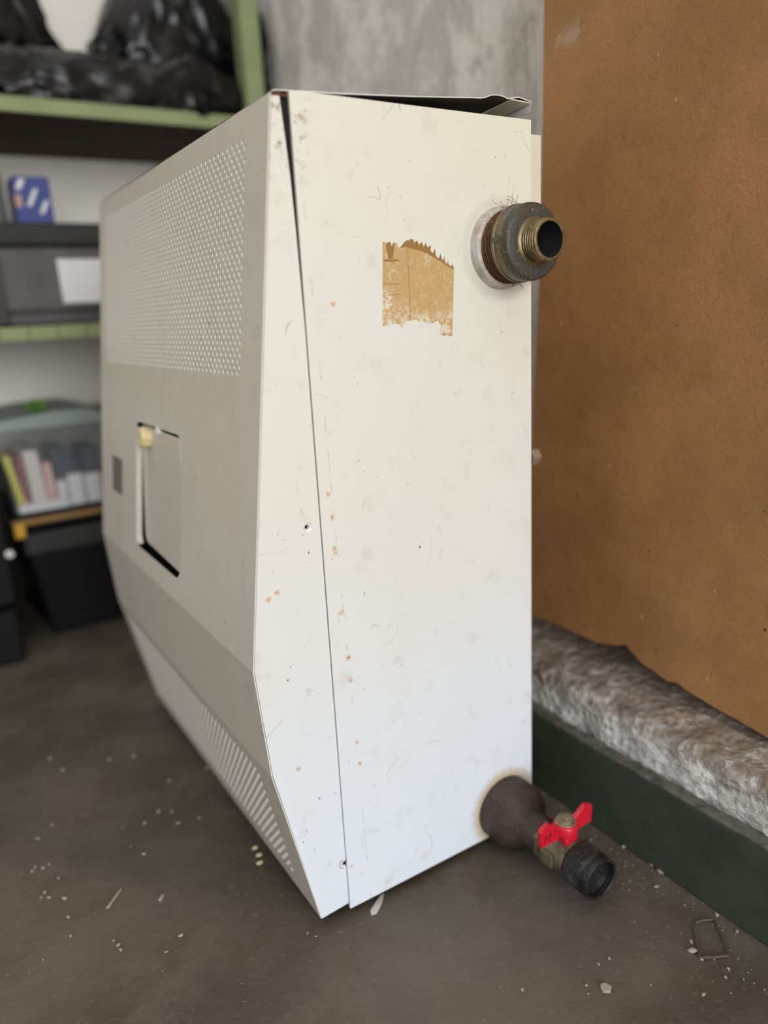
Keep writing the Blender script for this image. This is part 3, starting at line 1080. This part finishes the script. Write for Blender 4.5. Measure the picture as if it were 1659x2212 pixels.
# black bin liners on the top shelf
def bag(name, c, r, label, seed, amp=.16, sub=6, flat=None, extra=None, spread=0.0):
    bm = bmesh.new()
    bmesh.ops.create_icosphere(bm, subdivisions=sub, radius=1)
    sd_ = Vector((seed*3.7, seed*1.3, seed*2.9))
    for v in bm.verts:
        p = v.co.copy()
        q = Vector((math.copysign(abs(p.x)**.8, p.x), math.copysign(abs(p.y)**.8, p.y), math.copysign(abs(p.z)**.8, p.z)))
        p2 = Vector((p.x*r[0], p.y*r[1], p.z*r[2]))*9
        d = 0
        f = 2.0
        a = amp
        for k in range(4):
            d += a*(.5-abs(noise.noise(p2*f+sd_)))
            f *= 2.1
            a *= .55
        q *= 1+d
        w = Vector((q.x*r[0], q.y*r[1], q.z*r[2]))
        w.x *= 1-spread*max(-.9, min(.6, w.z/r[2]))
        w += Vector(c)
        if extra:
            w = extra(w)
        v.co = w
    if flat is not None:
        for v in bm.verts:
            if v.co.z < flat:
                v.co.z = flat + .0006*(flat-v.co.z)
    me = bpy.data.meshes.new(name)
    base = Vector((c[0], c[1], flat if flat is not None else c[2]))
    for v in bm.verts:
        v.co -= base
        v.co.y = min(v.co.y, WY-.004-base.y)
        v.co.x = min(v.co.x, WX-.004-base.x)
    bm.to_mesh(me)
    bm.free()
    me.materials.append(M['bag'])
    for p in me.polygons:
        p.use_smooth = True
    o = bpy.data.objects.new(name, me)
    o.location = base
    col.objects.link(o)
    return tag(o, label, 'bag', 'black bin liners on the top shelf')
zt = .8765
def drape(w):
    # a fold of the low bag hangs over the shelf edge
    k = math.exp(-((w.x-.262)/.034)**2)
    w.z += .030*k*(w.z > zt+.01)
    if w.z < zt+.030 and k > .3:
        w.y -= .030*(k-.3)*(1.0 if w.y < .90 else 0.0)
        if w.y < SY-.001:
            w.z -= .014*(k-.3)/.7
    if w.y > SY-.001 or k <= .3:
        w.z = max(w.z, zt+.0008)
        if k <= .3:
            w.y = max(w.y, SY+.001)
    return w
rb = bag('bin_liner', (.292, 1.080, 1.075), (.118, .100, .215), 'tall glossy black bin liner filling the right end of the top shelf', 2, flat=zt+.0008, spread=.85)
bm = bmesh.new()
bmesh.ops.create_icosphere(bm, subdivisions=4, radius=1)
for v in bm.verts:
    q = v.co*(1+.25*(.5-abs(noise.noise(v.co*2.5))))
    v.co = Vector((.3915+q.x*.0095, .905+q.y*.055, .975+q.z*.088)) - rb.location
me = bpy.data.meshes.new('bag_fold')
bm.to_mesh(me)
bm.free()
me.materials.append(M['bag'])
for p in me.polygons:
    p.use_smooth = True
fo_ = bpy.data.objects.new('bag_fold', me)
col.objects.link(fo_)
fo_.parent = rb
bag('bin_liner', (-.120, 1.075, 1.075), (.165, .100, .215), 'tall dull black bin liner at the left of the top shelf', 5, flat=zt+.0008, spread=.42)
bag('bin_liner', (.110, .912, .912), (.255, .050, .042), 'low crumpled black bin liner lying along the shelf edge in front of the tall ones', 9, amp=.26, extra=drape)

# dark box with a white label on the lower shelf
z0 = .5355
BX = thing('storage_case', (.0, .98, z0), 'charcoal grey case with a white paper label on the lower shelf', 'case')
MB().box(-.098, .16, .872, 1.13, z0, .660).build('case_body', M['darkbox'], BX, bevel=.006)
MB().box(-.103, .165, .866, 1.136, .6605, .697).build('case_lid', M['darkband'], BX, bevel=.006)
MB().box(-.101, .163, .868, .872, .556, .562).build('case_rib', M['darkband'], BX, bevel=.001)
tag(MB().prism([(-.0125, .8712, .6405), (.060, .8712, .6400), (.060, .8712, .5700), (-.0110, .8712, .5705)], (0, .0006, 0)).build('paper_label', M['paper'], BX), label='white paper label')
# blue carton on the case
CT = thing('carton', (-.03, .93, .697), 'small blue and white carton standing on the charcoal case', 'carton')
mb = MB()
mb.box(-.057, -.001, .895, .965, .6975, .770)
mb.build('carton_body', M['blue'], CT, bevel=.001)
mb = MB()
def stripe(x, z, dx=.013, dz=.026, w=.007):
    mb.prism([(x, .8945, z), (x+w, .8945, z), (x+w+dx, .8945, z+dz), (x+dx, .8945, z+dz)], (0, .0004, 0))
stripe(-.040, .7250); stripe(-.0225, .7135, .010, .020); stripe(-.0545, .7500, .008, .016, .009)
mb.build('carton_stripes', M['paper'], CT)
MB().box(-.0565, -.047, .8944, .8948, .7230, .7420).build('carton_panel', M['tan'], CT)
# grey container at the left edge of the frame
GC = thing('grey_canister', (-.115, .93, .697), 'grey plastic canister beside the blue carton on the charcoal case', 'canister')
mb = MB()
mb.lathe((-.112, .930), [(.6975, .001), (.6975, .042), (.700, .044), (.770, .044), (.785, .040), (.795, .030), (.795, .001)], axis='Z', seg=40)
mb.build('canister_body', M['greyblue'], GC)
mb = MB()
mb.lathe((-.112, .930), [(.7955, .001), (.7955, .022), (.812, .022), (.812, .001)], axis='Z', seg=32)
mb.build('canister_cap', M['darkband'], GC)
GC.location.x = -.112
for ch in GC.children:
    for v in ch.data.vertices:
        v.co.x -= .003-.0
# ------------------------------------------------------------------ totes and crate on the floor
def tapered(mb, x0, x1, y0, y1, z0, z1, t, mi=0, open_top=False):
    vs = [(x0+t, y0+t, z0), (x1-t, y0+t, z0), (x1-t, y1-t, z0), (x0+t, y1-t, z0), (x0, y0, z1), (x1, y0, z1), (x1, y1, z1), (x0, y1, z1)]
    fs = [(3, 2, 1, 0), (0, 1, 5, 4), (1, 2, 6, 5), (2, 3, 7, 6), (3, 0, 4, 7)]
    if not open_top:
        fs.append((4, 5, 6, 7))
    mb.add(vs, fs, mi)
TT = thing('storage_tote', (.03, 1.0, FZ), 'black plastic tote with ochre lid standing on the floor below the shelves', 'tote')
mb = MB()
vs = [(-.112, .887, FZ), (.19, .887, FZ), (.19, 1.175, FZ), (-.134, 1.182, FZ), (-.136, .865, .190), (.205, .865, .190), (.205, 1.184, .190), (-.136, 1.184, .190)]
mb.add(vs, [(3, 2, 1, 0), (0, 1, 5, 4), (1, 2, 6, 5), (2, 3, 7, 6), (3, 0, 4, 7), (4, 5, 6, 7)])
mb.build('tote_body', M['tote'], TT, bevel=.006)
MB().box(-.138, .209, .861, 1.164, .150, .1905).build('tote_rim', M['darkband'], TT, bevel=.006)
MB().box(-.150, .215, .858, 1.168, .1985, .2210).build('tote_lid', M['tote'], TT, bevel=.004)
MB().box(-.151, .216, .857, 1.169, .2080, .2175).build('lid_edge', M['ochre'], TT, bevel=.002)
MB().box(-.150, -.132, .849, .8575, .188, .212).build('lid_clip', M['yellow'], TT, bevel=.003)
# clear crate on the tote
CR = thing('clear_crate', (.03, 1.0, .2215), 'clear plastic crate of books and papers standing on the black tote', 'crate')
cz = .2220
mb = MB()
tapered(mb, -.152, .150, .866, 1.14, cz, .372, .012, open_top=True)
cb = mb.build('crate_body', M['clear'], CR, bevel=.004)
mb = MB()
prof_ = [(-.158, .368), (-.158, .378), (-.140, .386), (-.090, .391), (-.040, .394), (.0, .392), (.03, .382), (.05, .374), (.156, .374), (.156, .368)]
mb.prism([(x, .858, z) for x, z in prof_], (0, .29, 0))
mb.build('crate_lid', M['lidplastic'], CR, bevel=.002)
BW = MB()
for i in range(5):
    a = i*1.25
    pts = [Vector((-.078, .905, .394))]
    for k in range(1, 9):
        t = k/8*math.pi
        pts.append(Vector((-.078+.016*math.sin(t)*math.cos(a), .905+.012*math.sin(t)*math.sin(a), .397+.0125*(1-math.cos(t))/2*1.0)))
    BW.tube(pts, [.0035]*9, 8)
bo = BW.build('ribbon_bow', M['bow'])
tag(bo, 'bright green ribbon bow on the lid of the clear crate', 'bow')
def book(pts, y0, y1, mat, label, cat='book'):
    mb = MB().prism([(x, y0, z) for x, z in pts], (0, y1-y0, 0))
    o = mb.build('book' if cat == 'book' else cat, M[mat], bevel=.001)
    return tag(o, label, cat)
cb0 = cz+.0016
# lying sheets first, the rest stand on them
book([(-.1335, cb0), (-.050, cb0), (-.050, cb0+.014), (-.1335, cb0+.014)], .884, 1.10, 'bk_white', 'stack of white sheets lying flat at the bottom of the clear crate', 'paper_stack')
s0 = cb0+.0145
book([(-.1315, s0), (-.1205, s0), (-.1330, .3235), (-.1450, .3235)], .890, 1.08, 'bk_yellow', 'yellow book leaning at the left end of the clear crate')
book([(-.1195, s0), (-.1135, s0), (-.1150, .3210), (-.1218, .3210)], .892, 1.06, 'bk_red', 'thin dull red book next to the yellow one in the crate')
book([(-.1080, s0), (-.0840, s0), (-.0900, .3290), (-.1130, .3290)], .888, 1.05, 'bk_cream', 'thick cream book standing in the middle of the clear crate')
book([(-.0825, s0), (-.0690, s0), (-.0715, .3050), (-.0850, .3050)], .886, 1.03, 'bk_pink', 'pinkish paperback standing right of the thick cream book')
book([(-.0660, cb0+.0145), (-.0515, cb0+.0145), (-.0515, .2700), (-.0660, .2700)], .886, 1.0, 'bk_white', 'small white booklet standing on the sheets in the crate', 'book')
book([(-.0480, cb0), (-.0230, cb0), (-.0230, .2790), (-.0480, .2790)], .886, 1.0, 'bk_white', 'white carton under the navy blocks in the clear crate', 'carton')
book([(-.0640, .2805), (-.0215, .2805), (-.0400, .3250), (-.0680, .3280)], .890, 1.0, 'bk_navy', 'dark navy folder lying on the white carton in the crate', 'folder')
book([(-.0195, cb0), (.0060, cb0), (.0070, .2760), (-.0190, .2760)], .886, 1.0, 'bk_white', 'second white carton near the right of the clear crate', 'carton')
book([(.0085, cb0), (.0140, cb0), (.0150, .2760), (.0095, .2760)], .886, 1.0, 'bk_red', 'thin red book squeezed beside the second white carton')
book([(-.0190, .2775), (.0100, .2775), (.0100, .3210), (-.0170, .3210)], .890, 1.0, 'bk_navy', 'dark navy block on top of the second white carton', 'folder')
# black case at the left frame edge
LB = thing('tool_case', (-.24, .83, FZ), 'black plastic case standing at the left edge with a pale round button', 'case')
MB().box(-.300, -.170, .80, 1.16, FZ, .085).build('case_base', M['tote'], LB, bevel=.006)
MB().box(-.302, -.160, .80, 1.17, .086, .330).build('case_body', M['tote'], LB, bevel=.012)
mb = MB()
mb.lathe((-.1655, .1790), [(.8005, .0001), (.7995, .0001), (.7965, .0052), (.7965, .0001)], seg=24)
mb.lathe((-.1668, .1795), [(.8002, .0065), (.7970, .0062), (.7965, .0050), (.7960, .0001)], seg=28)
mb.build('round_button', M['white_dot'], LB)

# ------------------------------------------------------------------ debris on the floor
CRUMBS = [(-.0977,.393),(-.1251,.4054),(-.0759,.3116),(-.0286,.309),(-.21,.3096),(-.227,.2939),(-.104,.2602),(-.091,.2507),(-.0692,.2206),(-.1227,.2488),(-.0916,.226),(-.2204,.1534),(-.2191,.1811),(-.2341,.2013),(-.2381,.1963),(-.2317,.1917),(-.139,.0686),(-.1554,.0586),(-.1891,.0913),(-.1886,.0847),(-.1916,.0992),(-.2233,.128),(-.2487,.1142),(-.0382,-.0037),(-.0426,.0039),(-.1802,.4163),(-.189,.4551),(-.1374,.1984),(-.2363,.2463),(-.2298,.2398),(-.2237,.2424),(-.2398,.2419),(-.2188,.2148),(.2804,-.0012),(.2714,-.0857),(.2741,-.1187),(.2723,-.1295),(.2534,-.14),(.2787,-.2153),(.2685,-.1934),(.2251,-.2187),(.2164,-.2149),(.2169,-.2365),(.2262,-.2329),(.1548,-.17),(.1435,-.1687),(.162,-.2066),(.1152,-.1834),(.1195,-.1773),(.2249,-.1986),(.2664,-.2143),(.227,-.2459),(.1888,-.2362),(.0746,-.1505),(.2534,-.0591),(.217,-.2053)]
protos = []
r4 = random.Random(11)
for k in range(4):
    bm = bmesh.new()
    bmesh.ops.create_icosphere(bm, subdivisions=2, radius=1)
    for v in bm.verts:
        q = v.co*(1+.35*noise.noise(v.co*1.7+Vector((k*5, 0, 0))))
        v.co = Vector((q.x, q.y*.75, max(q.z*.5, -.45)+.45))
    me = bpy.data.meshes.new('plaster_crumb')
    bm.to_mesh(me)
    bm.free()
    me.materials.append(M['crumb'])
    for p in me.polygons:
        p.use_smooth = True
    protos.append(me)
big = {33: 1.5, 35: 1.9, 36: 1.6, 37: 1.6, 34: 1.3, 39: 1.4, 40: 1.5, 55: 2.2, 38: 1.3}
for i, (x, y) in enumerate(CRUMBS):
    o = bpy.data.objects.new('plaster_crumb', protos[i % 4])
    s = (r4.uniform(.0010, .0020)+max(0, y)*.0022)*big.get(i, 1)
    o.location = (x, y, FZ+.0001)
    o.scale = (s*r4.uniform(.8, 1.4), s, s)
    o.rotation_euler = (0, 0, r4.uniform(0, 6.28))
    col.objects.link(o)
    tag(o, 'tiny pale plaster crumb lying loose on the dark concrete floor', 'crumb', 'plaster crumbs on the floor')
# finer grit nobody could count
mb = MB()
for i in range(420):
    if i < 230:
        x, y = .272-abs(r4.gauss(0, .030)), r4.uniform(-.45, .15)
    else:
        x, y = r4.uniform(-.45, .27), r4.uniform(-.35, .9)
    if -.06 < x < .235 and .0 < y < .53:
        continue
    s = r4.uniform(.0003, .0009)
    a = r4.uniform(0, 6.28)
    b0 = [(x+s*math.cos(a+t)*r4.uniform(.6, 1.3), y+s*math.sin(a+t)*r4.uniform(.6, 1.3), FZ) for t in (0, 1.6, 3.1, 4.7)]
    mb.add(b0+[(x, y, FZ+s)], [(0, 1, 4), (1, 2, 4), (2, 3, 4), (3, 0, 4)])
tag(mb.build('floor_grit', M['crumb']), 'fine pale grit sprinkled over the floor near the green board', 'grit', kind='stuff')
def chip(name, pts, h, mat, label, cat):
    mb = MB().prism([(x, y, FZ+.0001) for x, y in pts], (0, 0, h))
    return tag(mb.build(name, M[mat], bevel=h*.3), label, cat)
chip('shard', [(.0150, -.0120), (.0200, -.0135), (.0300, -.0060), (.0390, .0030), (.0360, .0045), (.0250, -.0020), (.0170, -.0070)], .0012, 'glasschip', 'milky white shard on the floor in front of the heater side', 'shard')
chip('paint_flake', [(.1255, -.190), (.1300, -.1935), (.1350, -.190), (.1335, -.1850), (.1290, -.1835), (.1262, -.1862)], .0022, 'crumb', 'grey white paint flake alone on the foreground floor', 'flake')
chip('wood_splinter', [(-.1885, .1430), (-.1860, .1420), (-.1690, .1600), (-.1700, .1615)], .0018, 'crumb', 'thin pale splinter on the floor left of the heater', 'splinter')
chip('plaster_piece', [(-.1440, .1230), (-.1415, .1215), (-.1365, .1265), (-.1385, .1285)], .0022, 'crumb', 'oblong white plaster piece on the floor left of the heater', 'plaster piece')
for i, (x, y, lab) in enumerate(((-.0335, .1362, 'farthest of three yellowish crumbs against the lower front of the heater'), (-.0345, .1235, 'middle of three yellowish crumbs against the lower front of the heater'), (-.0385, .1126, 'nearest of three yellowish crumbs against the lower front of the heater'))):
    o = bpy.data.objects.new('yellow_crumb', protos[i].copy())
    o.data.materials[0] = M['crumb_yellow']
    o.location = (x-.004, y, FZ+.0001)
    o.scale = (.0036, .0033, .0036)
    col.objects.link(o)
    tag(o, lab, 'crumb', 'yellowish crumbs by the heater')
# bent wire loop half buried in dirt
mb = MB()
wl = [(.2436, -.1883), (.2525, -.1905), (.2612, -.1958), (.2500, -.2110), (.2367, -.2257), (.2250, -.2195), (.2161, -.2135), (.2290, -.2010), (.2400, -.1905)]
mb.tube([(x, y, FZ+.0016) for x, y in wl], .0013, 8)
tag(mb.build('wire_loop', M['wire']), 'bent rectangular loop of rusty wire lying by the green board', 'wire')
